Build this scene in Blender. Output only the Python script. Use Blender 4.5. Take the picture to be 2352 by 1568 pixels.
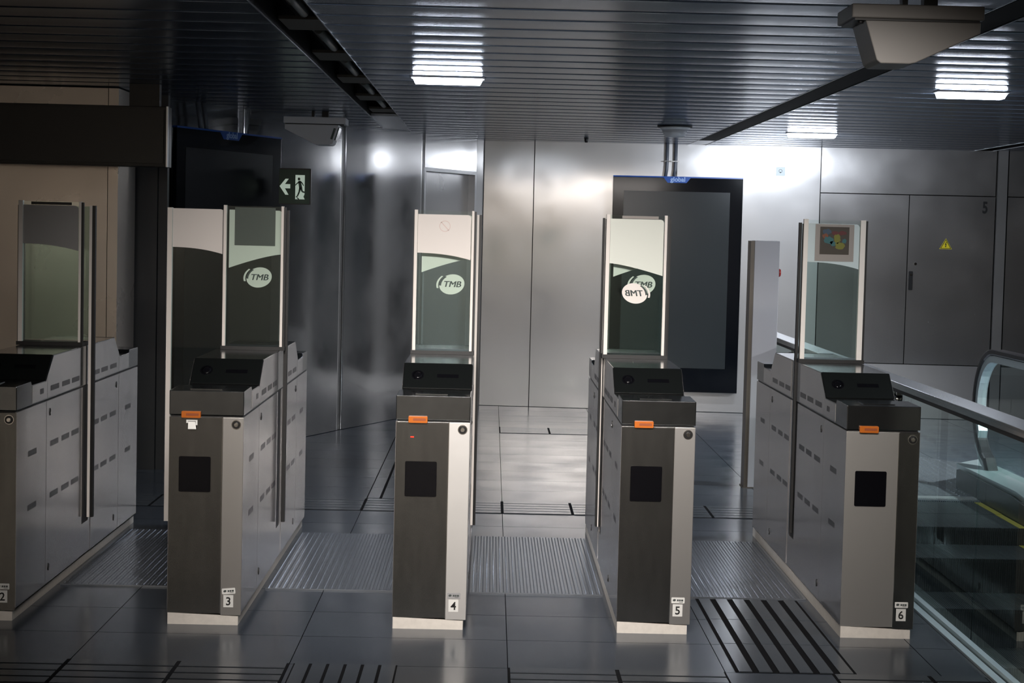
import bpy, bmesh, math, random
from mathutils import Vector, Matrix
random.seed(4)
for o in list(bpy.data.objects): bpy.data.objects.remove(o)
S = bpy.context.scene; COL = S.collection
PI = math.pi

# ---------------------------------------------------------------- camera
W, H = 2352, 1568
F_PX, PITCH, YAW, ROLL, SHIFT = 3649.8, .05238, .01363, .02384, -60.754
fwd = Vector((math.sin(YAW)*math.cos(PITCH), math.cos(YAW)*math.cos(PITCH), -math.sin(PITCH)))
rgt = Vector((math.cos(YAW), -math.sin(YAW), 0)); upv = rgt.cross(fwd)
c_, s_ = math.cos(ROLL), math.sin(ROLL)
Rv = rgt*c_ + upv*s_; Uv = upv*c_ - rgt*s_
cd = bpy.data.cameras.new('camera'); cam = bpy.data.objects.new('camera', cd); COL.objects.link(cam)
cam.matrix_world = Matrix(((Rv.x, Uv.x, -fwd.x, 0), (Rv.y, Uv.y, -fwd.y, 0), (Rv.z, Uv.z, -fwd.z, 1.62), (0, 0, 0, 1)))
cd.sensor_fit = 'HORIZONTAL'; cd.sensor_width = 36; cd.lens = F_PX*36/W; cd.shift_y = SHIFT/W
cd.clip_start = .05; cd.clip_end = 200
S.camera = cam

# ---------------------------------------------------------------- world, exposure, added fill lamps, all out of frame
wd = bpy.data.worlds.new('world'); S.world = wd; wd.use_nodes = True
wd.node_tree.nodes['Background'].inputs[0].default_value = (.010, .012, .014, 1)
wd.node_tree.nodes['Background'].inputs[1].default_value = 1
S.view_settings.view_transform = 'Standard'; S.view_settings.look = 'None'
S.view_settings.exposure = 0; S.view_settings.gamma = 1; S.view_settings.use_curve_mapping = False

def area(name, loc, target, sx, sy, power, col, spread=180):
    l = bpy.data.lights.new(name, 'AREA'); l.shape = 'RECTANGLE'; l.size = sx; l.size_y = sy; l.energy = power; l.color = col; l.spread = math.radians(spread)
    o = bpy.data.objects.new(name, l); COL.objects.link(o); o.location = loc
    o.rotation_euler = (Vector(target)-Vector(loc)).to_track_quat('-Z', 'Y').to_euler(); return o
area('front_fill_light', (.12, 3.75, 2.43), (.22, 7.4, .35), 2.4, .10, 46, (1, .93, .88), 58)  # added unseen strip that brightens the gate posts and films
area('landing_fill_light', (5.4, 9.4, 2.42), (3.2, 11.2, 0), .38, .2, 130, (.92, .95, 1), 75)  # added lamp out of view, brightens the escalator landing
area('hall_wall_fill_light', (-.8, -3.2, 2.42), (-.8, -6, 1.1), 1.2, .3, 200, (1, .90, .80), 150)  # added to brighten the unseen hall wall that the back wall reflects
area('hall_wall_fill_light', (-5.3, -4.6, 2.42), (-5.3, -6, 1.6), .8, .2, 85, (1, .88, .76), 150)  # second added lamp, makes a bright patch for the left pillar to reflect
area('escalator_fill_light', (2.6, 6.2, 2.40), (2.6, 6.2, 0), .38, .2, 14, (.85, .95, 1))  # added fill over the steps, no lamp seen there

# ---------------------------------------------------------------- materials
def mat(name, col, metal=0, rough=.5, bump=0, bscale=8, bstretch=(1, 1, 1), rvar=0, rscale=12, spec=None, emit=None, estr=0, fine=0, cvar=0, cscale=3):
    m = bpy.data.materials.new(name); m.use_nodes = True; n = m.node_tree.nodes; L = m.node_tree.links
    b = n['Principled BSDF']; b.inputs['Base Color'].default_value = (*col, 1)
    b.inputs['Metallic'].default_value = metal; b.inputs['Roughness'].default_value = rough
    if spec is not None: b.inputs['Specular IOR Level'].default_value = spec
    if emit: b.inputs['Emission Color'].default_value = (*emit, 1); b.inputs['Emission Strength'].default_value = estr
    if bump or rvar or fine or cvar:
        g = n.new('ShaderNodeNewGeometry'); mp = n.new('ShaderNodeMapping'); mp.inputs['Scale'].default_value = bstretch
        L.new(g.outputs['Position'], mp.inputs['Vector'])
    if bump:
        t = n.new('ShaderNodeTexNoise'); t.inputs['Scale'].default_value = bscale; t.inputs['Detail'].default_value = 2
        L.new(mp.outputs[0], t.inputs['Vector'])
        bp = n.new('ShaderNodeBump'); bp.inputs['Strength'].default_value = 1; bp.inputs['Distance'].default_value = bump
        L.new(t.outputs[0], bp.inputs['Height']); L.new(bp.outputs[0], b.inputs['Normal'])
    if rvar:
        t = n.new('ShaderNodeTexNoise'); t.inputs['Scale'].default_value = rscale; t.inputs['Detail'].default_value = 6
        L.new(mp.outputs[0], t.inputs['Vector'])
        mr = n.new('ShaderNodeMapRange'); mr.inputs['From Min'].default_value = .3; mr.inputs['From Max'].default_value = .7
        mr.inputs['To Min'].default_value = max(.02, rough-rvar); mr.inputs['To Max'].default_value = rough+rvar
        L.new(t.outputs[0], mr.inputs['Value']); L.new(mr.outputs[0], b.inputs['Roughness'])
    if cvar:
        t = n.new('ShaderNodeTexNoise'); t.inputs['Scale'].default_value = cscale; t.inputs['Detail'].default_value = 5
        L.new(mp.outputs[0], t.inputs['Vector'])
        r = n.new('ShaderNodeValToRGB'); r.color_ramp.elements[0].position = .3; r.color_ramp.elements[1].position = .7
        r.color_ramp.elements[0].color = (*[c*(1-cvar) for c in col], 1); r.color_ramp.elements[1].color = (*[min(1, c*(1+cvar)) for c in col], 1)
        L.new(t.outputs[0], r.inputs[0]); L.new(r.outputs[0], b.inputs['Base Color'])
    return m

def glassmat(name, tint, refl=.0, gloss_rough=.01):
    m = bpy.data.materials.new(name); m.use_nodes = True; n = m.node_tree.nodes; L = m.node_tree.links
    n.remove(n['Principled BSDF']); out = n['Material Output']
    tr = n.new('ShaderNodeBsdfTransparent'); tr.inputs[0].default_value = (*tint, 1)
    gl = n.new('ShaderNodeBsdfGlossy'); gl.inputs['Roughness'].default_value = gloss_rough; gl.inputs[0].default_value = (.9, 1, .97, 1)
    fr = n.new('ShaderNodeFresnel'); fr.inputs[0].default_value = 1.5
    ad = n.new('ShaderNodeMath'); ad.operation = 'ADD'; ad.inputs[1].default_value = refl; ad.use_clamp = True
    ge = n.new('ShaderNodeNewGeometry'); iv = n.new('ShaderNodeMath'); iv.operation = 'SUBTRACT'; iv.inputs[0].default_value = 1; L.new(ge.outputs['Backfacing'], iv.inputs[1])
    mu = n.new('ShaderNodeMath'); mu.operation = 'MULTIPLY'
    mx = n.new('ShaderNodeMixShader'); L.new(fr.outputs[0], ad.inputs[0]); L.new(ad.outputs[0], mu.inputs[0]); L.new(iv.outputs[0], mu.inputs[1]); L.new(mu.outputs[0], mx.inputs[0])
    L.new(tr.outputs[0], mx.inputs[1]); L.new(gl.outputs[0], mx.inputs[2]); L.new(mx.outputs[0], out.inputs[0]); return m

def brushed(name, col, rough, aniso=.7, bump=.0008, bscale=1.3, smudge=.06, stretch=(1, 1, 1), haze=.42):
    """brushed stainless steel with slightly wavy sheet and wiped smudges"""
    m = mat(name, col, 1, rough, bump=bump, bscale=bscale, bstretch=stretch, rvar=smudge, rscale=2.2, cvar=.03, cscale=1.2)
    n = m.node_tree.nodes; L = m.node_tree.links; b = n['Principled BSDF']
    b.inputs['Anisotropic'].default_value = aniso
    tg = n.new('ShaderNodeTangent'); tg.direction_type = 'RADIAL'; tg.axis = 'Z'
    L.new(tg.outputs[0], b.inputs['Tangent'])
    # a second, wider lobe for the haze of wiped and scratched sheet
    g2 = n.new('ShaderNodeBsdfGlossy'); g2.inputs['Color'].default_value = (*col, 1); g2.inputs['Roughness'].default_value = .58
    mx = n.new('ShaderNodeMixShader'); mx.inputs[0].default_value = haze; out = n['Material Output']
    L.new(b.outputs[0], mx.inputs[1]); L.new(g2.outputs[0], mx.inputs[2]); L.new(mx.outputs[0], out.inputs[0])
    return m

M = {}
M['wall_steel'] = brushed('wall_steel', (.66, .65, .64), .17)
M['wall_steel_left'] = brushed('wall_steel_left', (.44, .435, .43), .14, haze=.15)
M['door_steel'] = brushed('door_steel', (.41, .405, .40), .24, smudge=.04, haze=.22)
M['pillar_steel'] = brushed('pillar_steel', (.62, .56, .50), .30)
M['gate_side'] = brushed('gate_side_steel', (.68, .66, .65), .15, aniso=.2, bump=.0018, bscale=2.6, smudge=.04, haze=.2)
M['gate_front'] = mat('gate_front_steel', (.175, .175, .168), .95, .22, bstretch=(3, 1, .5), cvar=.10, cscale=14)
M['gate_lid'] = mat('gate_lid_steel', (.19, .20, .205), .97, .14, rvar=.02, rscale=16)
M['gate_narrow_lit'] = mat('gate_narrow_panel_lit_steel', (.56, .55, .53), .5, .42, bump=.0012, bscale=9)  # bright reflection painted in as a lighter, more diffuse panel colour
M['gate_key_lit'] = mat('gate_key_panel_lit_steel', (.40, .39, .375), .8, .36)  # lighter base colour stands in for the turned panel's brighter reflection
M['gate_front_lit'] = mat('gate_front_lit_steel', (.40, .39, .37), .75, .38)  # rightmost gate's brighter reflection put into a paler base colour
M['hood'] = mat('hood_dark_plastic', (.005, .006, .006), 0, .28, spec=.25)
M['black'] = mat('black_rubber', (.006, .006, .006), 0, .5)
M['blackgloss'] = mat('black_gloss', (.003, .003, .004), 0, .12, spec=.3)
M['post_white'] = mat('pale_anodised_post', (.80, .75, .70), .0, .38)
M['plinth'] = mat('pale_plinth', (.66, .62, .56), .0, .55, cvar=.06, cscale=45)
M['orange'] = mat('orange_plastic', (.38, .095, .008), 0, .35)
M['darkorange'] = mat('dark_orange_slot', (.22, .05, .01), 0, .5)
M['film_white'] = mat('white_frosted_film', (.80, .75, .71), 0, .5)
M['film_green'] = mat('green_white_film', (.72, .75, .68), 0, .45)
M['film_blue'] = mat('bluish_film', (.55, .64, .66), 0, .4)
M['film_shade_grey'] = mat('shade_grey_film', (.30, .30, .30), 0, .4)  # leftmost film gets less light; that dimness is painted in as grey
M['logo_white'] = mat('logo_white', (.70, .73, .66), 0, .5)
M['logo_dark'] = mat('logo_dark', (.015, .03, .03), 0, .5)
M['taupe'] = mat('taupe_backing', (.30, .27, .25), 0, .5)
M['darksquare'] = mat('dark_grey_square', (.055, .065, .062), 0, .5)
M['sensor'] = mat('sensor_window', (.03, .028, .03), 0, .25)
M['glass'] = glassmat('pane_glass', (.925, .96, .945), .0)
M['glass_leaf'] = glassmat('leaf_glass', (.86, .92, .90), .0)
M['guard_glass'] = glassmat('guard_glass', (.925, .97, .96), .0)
M['sticker'] = mat('sticker_white', (.66, .66, .63), 0, .6)
M['ink'] = mat('ink_black', (.01, .01, .01), 0, .6)
M['chrome'] = mat('chrome', (.75, .73, .70), 1, .12)
M['lockdark'] = mat('lock_dark_ring', (.02, .02, .02), .3, .3)
M['red'] = mat('red_led', (.5, .01, .0), 0, .4, emit=(1, .05, .02), estr=.7)
M['redbtn'] = mat('red_button', (.30, .015, .01), 0, .25)
M['rail_steel'] = mat('rail_steel', (.62, .63, .64), 1, .25, bump=.0005, bscale=4)
M['rail_under'] = mat('rail_dark_channel', (.02, .019, .018), .2, .5)
M['mat_plate'] = mat('tread_plate', (.34, .37, .41), .85, .26)
M['lamp'] = mat('lamp_diffuser', (.9, .9, .9), 0, .5, emit=(.82, .88, 1), estr=48)
M['lamp_body'] = mat('lamp_housing', (.7, .7, .72), .2, .4)
M['ceil'] = mat('ceiling_aluminium', (.23, .27, .335), .92, .24)
M['channel'] = mat('channel_dark', (.010, .0095, .009), 0, .7, spec=.08)
M['gusset'] = mat('channel_plate_beige', (.075, .068, .055), 0, .6)
M['tube'] = mat('unlit_tube', (.16, .18, .18), 0, .3)
M['edge'] = mat('aluminium_edge', (.55, .58, .62), 1, .3)
M['housing'] = mat('shade_grey_housing', (.14, .133, .122), 0, .5)  # pale housing in weak light; its darkness is put into the colour
M['housing_w'] = mat('white_painted_housing', (.72, .71, .72), 0, .45)
M['window_dark'] = mat('camera_window', (.05, .08, .07), 0, .12)
M['signbox'] = mat('dark_sign_face', (.007, .008, .008), 0, .35)
M['signframe'] = mat('sign_frame', (.03, .03, .03), .6, .35)
M['tvblack'] = mat('screen_bezel', (.003, .004, .006), 0, .10, spec=.35)
M['tvscreen'] = mat('screen_glass', (.022, .027, .029), 0, .18, spec=.5)
M['tvdark'] = mat('screen_glass_dark', (.005, .006, .008), 0, .30, spec=.2)
M['tvblue'] = mat('blue_trim', (.01, .075, .34), 0, .35)
M['logotext'] = mat('pale_blue_lettering', (.35, .50, .75), 0, .5)
M['exit_green'] = mat('exit_green', (.008, .055, .028), 0, .35)
M['exit_white'] = mat('exit_white', (.62, .72, .62), 0, .5, emit=(.62, .75, .62), estr=.42)
M['exit_frame'] = mat('exit_frame', (.02, .025, .022), 0, .4)
M['yellow'] = mat('warning_yellow', (.75, .62, .02), 0, .5)
M['cable'] = mat('cable_grey', (.10, .11, .13), 0, .4)
M['dome'] = mat('dome_white', (.85, .86, .88), 0, .35)
M['handrail_rubber'] = mat('handrail_rubber', (.015, .014, .015), 0, .32)
M['deck_alu'] = mat('deck_aluminium', (.58, .66, .68), .85, .38)
M['skirt'] = mat('skirt_dark_steel', (.05, .055, .055), .8, .3)
M['step'] = mat('step_aluminium_dark', (.10, .115, .12), .7, .42)
M['step_riser'] = mat('step_riser_dark', (.035, .04, .042), .5, .5)
M['comb'] = mat('comb_aluminium', (.55, .57, .58), .8, .35)
M['step_yellow'] = mat('step_yellow', (.28, .25, .03), 0, .5)
M['pole'] = mat('pole_grey_paint', (.52, .52, .55), .4, .35)
M['pole_side'] = mat('pole_side_steel', (.25, .22, .19), .9, .35)
M['darkwall'] = mat('dark_wall_cladding', (.035, .037, .040), .3, .4)
M['hall_wall'] = mat('hall_wall', (.42, .39, .35), 0, .6)
M['pit'] = mat('escalator_pit', (.015, .018, .018), 0, .7)
M['green_poster'] = mat('poster_green', (.10, .22, .04), 0, .5)
M['dado'] = brushed('dado_steel', (.55, .55, .55), .36)
for i, c in enumerate([(.04, .07, .11), (.18, .06, .03), (.03, .12, .13), (.16, .16, .02), (.10, .02, .02), (.05, .04, .03)]):
    M['blot%d' % i] = mat('picture_patch_%s' % 'abcdef'[i], c, 0, .6)

def floor_mat():
    m = mat('floor_stone', (.060, .066, .076), 0, .20, rvar=.05, rscale=3, spec=.55)
    n = m.node_tree.nodes; L = m.node_tree.links; b = n['Principled BSDF']
    g = n.new('ShaderNodeNewGeometry'); mp = n.new('ShaderNodeMapping')
    mp.inputs['Location'].default_value = (-.095, -5.83, 0)
    L.new(g.outputs['Position'], mp.inputs['Vector'])
    br = n.new('ShaderNodeTexBrick'); br.offset = 0; br.squash = 1
    br.inputs['Scale'].default_value = 1; br.inputs['Brick Width'].default_value = .4055*2; br.inputs['Row Height'].default_value = .4055
    br.inputs['Mortar Size'].default_value = .0019; br.inputs['Mortar Smooth'].default_value = .2; br.inputs['Bias'].default_value = 0
    br.inputs['Color1'].default_value = (.050, .060, .074, 1); br.inputs['Color2'].default_value = (.043, .052, .066, 1)
    br.inputs['Mortar'].default_value = (.006, .006, .008, 1)
    L.new(mp.outputs[0], br.inputs['Vector']); L.new(br.outputs['Color'], b.inputs['Base Color'])
    mr = n.new('ShaderNodeMapRange'); mr.inputs['To Min'].default_value = .55; mr.inputs['To Max'].default_value = .0
    L.new(br.outputs['Fac'], mr.inputs['Value']); L.new(mr.outputs[0], b.inputs['Specular IOR Level'])
    return m
M['floor'] = floor_mat()
M['tactile'] = mat('tactile_stone', (.062, .072, .084), 0, .20, spec=.7)
M['groove'] = mat('tactile_groove', (.006, .006, .007), 0, .8, spec=.1)

# ---------------------------------------------------------------- helpers
def bm_box(bm, x0, x1, y0, y1, z0, z1, mi=0):
    vs = [bm.verts.new(p) for p in ((x0, y0, z0), (x1, y0, z0), (x1, y1, z0), (x0, y1, z0), (x0, y0, z1), (x1, y0, z1), (x1, y1, z1), (x0, y1, z1))]
    for f in ((0, 3, 2, 1), (4, 5, 6, 7), (0, 1, 5, 4), (1, 2, 6, 5), (2, 3, 7, 6), (3, 0, 4, 7)):
        bm.faces.new([vs[i] for i in f]).material_index = mi
def bm_prism(bm, pts, vec, mi=0):
    """closed prism from a planar polygon (3d points) swept along vec"""
    v = Vector(vec); a = [bm.verts.new(p) for p in pts]; b = [bm.verts.new(Vector(p)+v) for p in pts]
    fs = [bm.faces.new(a), bm.faces.new(b[::-1])]
    for i in range(len(a)): fs.append(bm.faces.new((a[i], b[i], b[(i+1) % len(a)], a[(i+1) % len(a)])))
    for f in fs: f.material_index = mi
def bm_cyl(bm, p, q, r, n=20, r2=None, mi=0):
    p, q = Vector(p), Vector(q); d = (q-p).normalized(); a = d.orthogonal().normalized(); b = d.cross(a); r2 = r if r2 is None else r2
    A = [bm.verts.new(p+(a*math.cos(2*PI*i/n)+b*math.sin(2*PI*i/n))*r) for i in range(n)]
    B = [bm.verts.new(q+(a*math.cos(2*PI*i/n)+b*math.sin(2*PI*i/n))*r2) for i in range(n)]
    bm.faces.new(A[::-1]).material_index = mi; bm.faces.new(B).material_index = mi
    for i in range(n):
        f = bm.faces.new((A[i], A[(i+1) % n], B[(i+1) % n], B[i])); f.material_index = mi; f.smooth = True
def bm_tube(bm, pts, r, n=12):
    pts = [Vector(p) for p in pts]; rings = []
    up = Vector((.31, .2, .93))
    for i, p in enumerate(pts):
        d = (pts[min(i+1, len(pts)-1)]-pts[max(i-1, 0)]).normalized(); a = d.cross(up).normalized(); b = d.cross(a)
        rings.append([bm.verts.new(p+(a*math.cos(2*PI*k/n)+b*math.sin(2*PI*k/n))*r) for k in range(n)])
    for i in range(len(rings)-1):
        for k in range(n):
            f = bm.faces.new((rings[i][k], rings[i][(k+1) % n], rings[i+1][(k+1) % n], rings[i+1][k])); f.smooth = True
    bm.faces.new(rings[0][::-1]); bm.faces.new(rings[-1])
def sweep(bm, path, prof, side, closed=True):
    """sweep a profile (u along side, v along the local normal) along a path"""
    side = Vector(side); P = [Vector(p) for p in path]; rings = []
    for i, p in enumerate(P):
        d = (P[min(i+1, len(P)-1)]-P[max(i-1, 0)]).normalized(); nrm = side.cross(d).normalized()
        rings.append([bm.verts.new(p+side*u+nrm*v) for u, v in prof])
    n = len(prof)
    for i in range(len(rings)-1):
        for k in range(n if closed else n-1):
            bm.faces.new((rings[i][k], rings[i][(k+1) % n], rings[i+1][(k+1) % n], rings[i+1][k]))
    if closed: bm.faces.new(rings[0][::-1]); bm.faces.new(rings[-1])
def obj(name, bm, m, parent=None, loc=None, rotz=None, bevel=0, label=None, kind=None, smooth=False):
    bmesh.ops.recalc_face_normals(bm, faces=bm.faces)
    me = bpy.data.meshes.new(name); bm.to_mesh(me); bm.free()
    for k in (m if isinstance(m, (list, tuple)) else [m]): me.materials.append(M[k])
    o = bpy.data.objects.new(name, me); COL.objects.link(o)
    if parent: o.parent = parent
    if loc: o.location = loc
    if rotz is not None: o.rotation_euler = (0, 0, rotz)
    if bevel:
        b = o.modifiers.new('bevel', 'BEVEL'); b.width = bevel; b.segments = 2; b.limit_method = 'ANGLE'; b.angle_limit = .6
    if label: o['label'] = label
    if kind: o['kind'] = kind
    return o
def box(name, m, x0, x1, y0, y1, z0, z1, parent=None, **k):
    bm = bmesh.new(); bm_box(bm, x0, x1, y0, y1, z0, z1); return obj(name, bm, m, parent, **k)
def thing(name, label, cat, loc=(0, 0, 0), rotz=0, group=None):
    o = bpy.data.objects.new(name, None); COL.objects.link(o); o.location = loc; o.rotation_euler = (0, 0, rotz)
    o.empty_display_size = .1; o['label'] = label; o['category'] = cat
    if group: o['group'] = group
    return o
def tag(o, label, cat, group=None):
    o['label'] = label; o['category'] = cat
    if group: o['group'] = group
    return o
def struct(name, bm, m, **k): return obj(name, bm, m, kind='structure', **k)
def poly2(bm, pts, y, th=.0008, mi=0): bm_prism(bm, [(p[0], y, p[1]) for p in pts], (0, th, 0), mi)
def rrect(x0, x1, z0, z1, r, n=5):
    out = []
    for cx, cz, a0 in ((x1-r, z1-r, 0), (x0+r, z1-r, 90), (x0+r, z0+r, 180), (x1-r, z0+r, 270)):
        for i in range(n+1):
            a = math.radians(a0+90*i/n); out.append((cx+r*math.cos(a), cz+r*math.sin(a)))
    return out
def ell(cx, cz, a, b, rot=0, n=40, t0=0, t1=2*PI):
    return [(cx+a*math.cos(t)*math.cos(rot)-b*math.sin(t)*math.sin(rot), cz+a*math.cos(t)*math.sin(rot)+b*math.sin(t)*math.cos(rot)) for t in [t0+(t1-t0)*i/n for i in range(n)]]
_tx = {}
def text(name, body, size, m, parent, loc, rz=0, shear=0, bold=0, sx=1, mirror=False, depth=.0006, label=None):
    """lettering as a thin mesh standing in the xz plane, centred on loc, readable from -y"""
    key = (body, size, m, shear, bold, depth)
    if key not in _tx:
        cu = bpy.data.curves.new(name, 'FONT'); cu.body = body; cu.size = size; cu.shear = shear; cu.offset = bold; cu.extrude = depth
        cu.align_x = 'CENTER'; cu.align_y = 'CENTER'
        to = bpy.data.objects.new('t', cu); COL.objects.link(to); bpy.context.view_layer.update()
        me = bpy.data.meshes.new_from_object(to.evaluated_get(bpy.context.evaluated_depsgraph_get()))
        bpy.data.objects.remove(to); me.materials.clear(); me.materials.append(M[m]); me.transform(Matrix.Rotation(PI/2, 4, 'X'))
        xs = [v.co.x for v in me.vertices]; zs = [v.co.z for v in me.vertices]
        me.transform(Matrix.Translation((-(min(xs)+max(xs))/2, 0, -(min(zs)+max(zs))/2))); _tx[key] = me
    me = _tx[key].copy(); me.transform(Matrix.Diagonal((sx*(-1 if mirror else 1), 1, 1, 1)))
    if mirror: me.flip_normals()
    o = bpy.data.objects.new(name, me); COL.objects.link(o); o.parent = parent; o.location = loc; o.rotation_euler = (0, 0, rz)
    if label: o['label'] = label
    return o

CEIL = 2.455
# ---------------------------------------------------------------- setting: floor
VX0, VX1, VY0, VY1 = 1.955, 3.45, 4.6, 9.86          # escalator void
bm = bmesh.new()
for a in ((-7, VX0, -6, 15.2), (VX0, 7, VY1, 15.2), (VX1, 7, -6, VY1), (VX0, VX1, -6, VY0)):
    bm_box(bm, a[0], a[1], a[2], a[3], -.12, 0)
struct('floor', bm, 'floor')
# tactile bands sunk flush in the floor: rows of ribs along X, and guidance strips of ribs along Y
def ribs_x(name, xs, y0, y1, n=5):
    bm = bmesh.new(); bm_box(bm, xs[0], xs[-1], y0, y1, .0004, .0012, 1)
    g = .016; p = (y1-y0)/n
    for a, b in zip(xs[:-1], xs[1:]):
        for k in range(n): bm_box(bm, a+.008, b-.008, y0+k*p+g/2, y0+(k+1)*p-g/2, .001, .0042, 0)
    return struct(name, bm, ['tactile', 'groove'])
def ribs_y(name, x0, x1, ys, n=6, gap=.022):
    bm = bmesh.new(); bm_box(bm, x0, x1, ys[0], ys[-1], .0004, .0012, 1); p = (x1-x0)/n
    for a, b in zip(ys[:-1], ys[1:]):
        for k in range(n): bm_box(bm, x0+k*p+gap/2, x0+(k+1)*p-gap/2, a+.004, b-.004, .001, .0042, 0)
    return struct(name, bm, ['tactile', 'groove'])
TX = [.095+.4055*k for k in range(-12, 5)]
ribs_x('trim_1', [x for x in TX if x < 1.9], 9.065, 9.47)
ribs_x('trim_2', [.095+.4055*k for k in range(0, 4)], 12.72, 13.12)
ribs_x('trim_3', [x for x in TX if x < -.65], 5.43, 5.835)
ribs_x('trim_4', [x for x in TX if -.25 < x < .95], 5.43, 5.835)
ribs_x('trim_14', [.945+.36, .945+.72, 1.88], 5.43, 5.835)
ribs_y('trim_5', -.70, -.315, [5.43, 5.835], 6, .012)
ribs_y('trim_6', .945, 1.40, [5.835, 6.24, 6.64, 7.02], 6, .026)
ribs_y('trim_7', -.72, -.46, [9.48, 9.88, 10.29, 10.69, 11.1, 11.5, 11.9, 12.3, 12.7], 3, .016)

# ---------------------------------------------------------------- setting: ceiling of shallow convex slats, cut by three service channels
def slats(bm, x0, x1, y0, y1):
    n = int(round((y1-y0)/.3)); p = (y1-y0)/n
    for k in range(n):
        a, b = y0+k*p+.006, y0+(k+1)*p-.002; pts = [(a, CEIL+.02)]
        for i in range(9):
            t = i/8; pts.append((a+(b-a)*t, CEIL-.0028*(1-(2*t-1)**2)))
        pts.append((b, CEIL+.02))
        for (ya, za), (yb, zb) in zip(pts[:-1], pts[1:]):
            vs = [bm.verts.new(q) for q in ((x0, ya, za), (x1, ya, za), (x1, yb, zb), (x0, yb, zb))]
            f = bm.faces.new(vs); f.smooth = False
bm = bmesh.new()
CH = [(-.925, -.715), (1.775, 1.935), (4.36, 4.52)]
xs = [-7, -.925, -.715, 1.775, 1.935, 4.36, 4.52, 7]
for i in range(0, 8, 2): slats(bm, xs[i], xs[i+1], 3.0, 15.0)
bmesh.ops.remove_doubles(bm, verts=bm.verts, dist=1e-5)
for f in bm.faces: f.smooth = abs(f.normal.z) > .9
bm_box(bm, -7, 7, -6, 15.2, CEIL+.16, CEIL+.2); bm_box(bm, -7, 7, -6, 3.0, CEIL, CEIL+.05)
me = bpy.data.meshes.new('ceiling'); bm.to_mesh(me); bm.free(); me.materials.append(M['ceil'])
o = bpy.data.objects.new('ceiling', me); COL.objects.link(o); o['kind'] = 'structure'
for i, (a, b) in enumerate(CH):
    y1 = (11.9, 13.9, 15.0)[i]
    bm = bmesh.new()
    bm_box(bm, a-.004, a, 3, 15, CEIL-.004, CEIL+.14, 1); bm_box(bm, b, b+.004, 3, 15, CEIL-.004, CEIL+.14, 1)
    bm_box(bm, a, b, 3, 15, CEIL+.13, CEIL+.15, 0)
    bm_box(bm, a+.0005, a+.002, 3, 15, CEIL+.001, CEIL+.13, 0); bm_box(bm, b-.002, b-.0005, 3, 15, CEIL+.001, CEIL+.13, 0)
    if y1 < 15: bm_box(bm, a, b, y1, 15, CEIL, CEIL+.02, 2)
    if i == 1: bm_box(bm, a+.01, b-.01, 3, y1, CEIL-.002, CEIL+.02, 0)
    struct('trim_%d' % (8+i), bm, ['channel', 'edge', 'ceil'])

# ---------------------------------------------------------------- setting: walls
def wy(x): return 14.73-.0711*(x+.091)
WANG = -math.atan(.0711)
def wpanel(bm, xa, xb, z0, z1, off=0, mi=0, th=.03):
    g = .004
    pts = [(xa+g, wy(xa+g)+off, z0), (xb-g, wy(xb-g)+off, z0), (xb-g, wy(xb-g)+off+th, z0), (xa+g, wy(xa+g)+off+th, z0)]
    bm_prism(bm, pts, (0, 0, z1-z0), mi)
bm = bmesh.new()
for a, b in ((-.09, .374), (.374, 1.678), (1.678, 2.985)): wpanel(bm, a, b, .004, CEIL)
wpanel(bm, 2.985, 4.56, 2.045, CEIL, 0, 2); wpanel(bm, 4.665, 6.9, 2.045, CEIL, 0, 2)
bm_prism(bm, [(-.09, wy(-.09)+.032, 0), (6.9, wy(6.9)+.032, 0), (6.9, wy(6.9)+.1, 0), (-.09, wy(-.09)+.1, 0)], (0, 0, CEIL), 1)
struct('wall_back', bm, ['wall_steel', 'black', 'door_steel'])
bm = bmesh.new(); wpanel(bm, 2.985, 4.56, .004, .492); wpanel(bm, 4.665, 6.9, .004, .492); struct('baseboard_back', bm, 'dado')
bm = bmesh.new(); wpanel(bm, 4.566, 4.660, .004, CEIL, -.012, 0, .04); struct('trim_11', bm, 'wall_steel')
def wall_door(name, a, b):
    bm = bmesh.new(); wpanel(bm, a, b, .5, 2.036, -.004); return struct(name, bm, 'door_steel')
wall_door('door_1', 2.985, 3.788); d2 = wall_door('door_2', 3.788, 4.56); wall_door('door_3', 4.665, 6.9)
def on_wall(x, z, off): return (x, wy(x)-off, z)
h = obj('handle', (lambda b: (poly2(b, rrect(-.018, .018, -.085, .085, .006), -.008, .008), b)[1])(bmesh.new()), 'black', d2, loc=on_wall(3.823, 1.262, .004), rotz=WANG)
k = bmesh.new(); bm_cyl(k, (0, -.010, .055), (0, -.016, .055), .009); obj('lock', k, 'chrome', h)
k = bmesh.new(); bm_cyl(k, (0, 0, 0), (0, -.006, 0), .012); obj('rosette', k, 'chrome', d2, loc=on_wall(3.862, 1.415, .004))
# left: sheet steel wall running in a gentle curve towards the corner
LW = [(-.155, 14.64), (-.60, 13.83), (-.84, 13.40), (-1.03, 13.0), (-1.19, 12.70), (-1.41, 12.22), (-1.81, 11.52), (-2.16, 10.92), (-2.45, 10.45)]
def lpanel(bm, P, z0, z1, th=.05, mi=0):
    P = [Vector((a, b, 0)) for a, b in P]; n = len(P); O = []
    for i in range(n):
        d = (P[min(i+1, n-1)]-P[max(i-1, 0)]).normalized(); O.append(P[i]+Vector((-d.y, d.x, 0))*-th)
    for i in range(n-1):
        a = [(*P[i].xy, z0), (*P[i+1].xy, z0), (*O[i+1].xy, z0), (*O[i].xy, z0)]
        bm_prism(bm, a, (0, 0, z1-z0), mi)
def trimgap(P, g=.004):
    P = [Vector(p) for p in P]; d0 = (P[1]-P[0]).normalized(); d1 = (P[-2]-P[-1]).normalized()
    P[0] = P[0]+d0*g; P[-1] = P[-1]+d1*g; return [tuple(p) for p in P]
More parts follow.
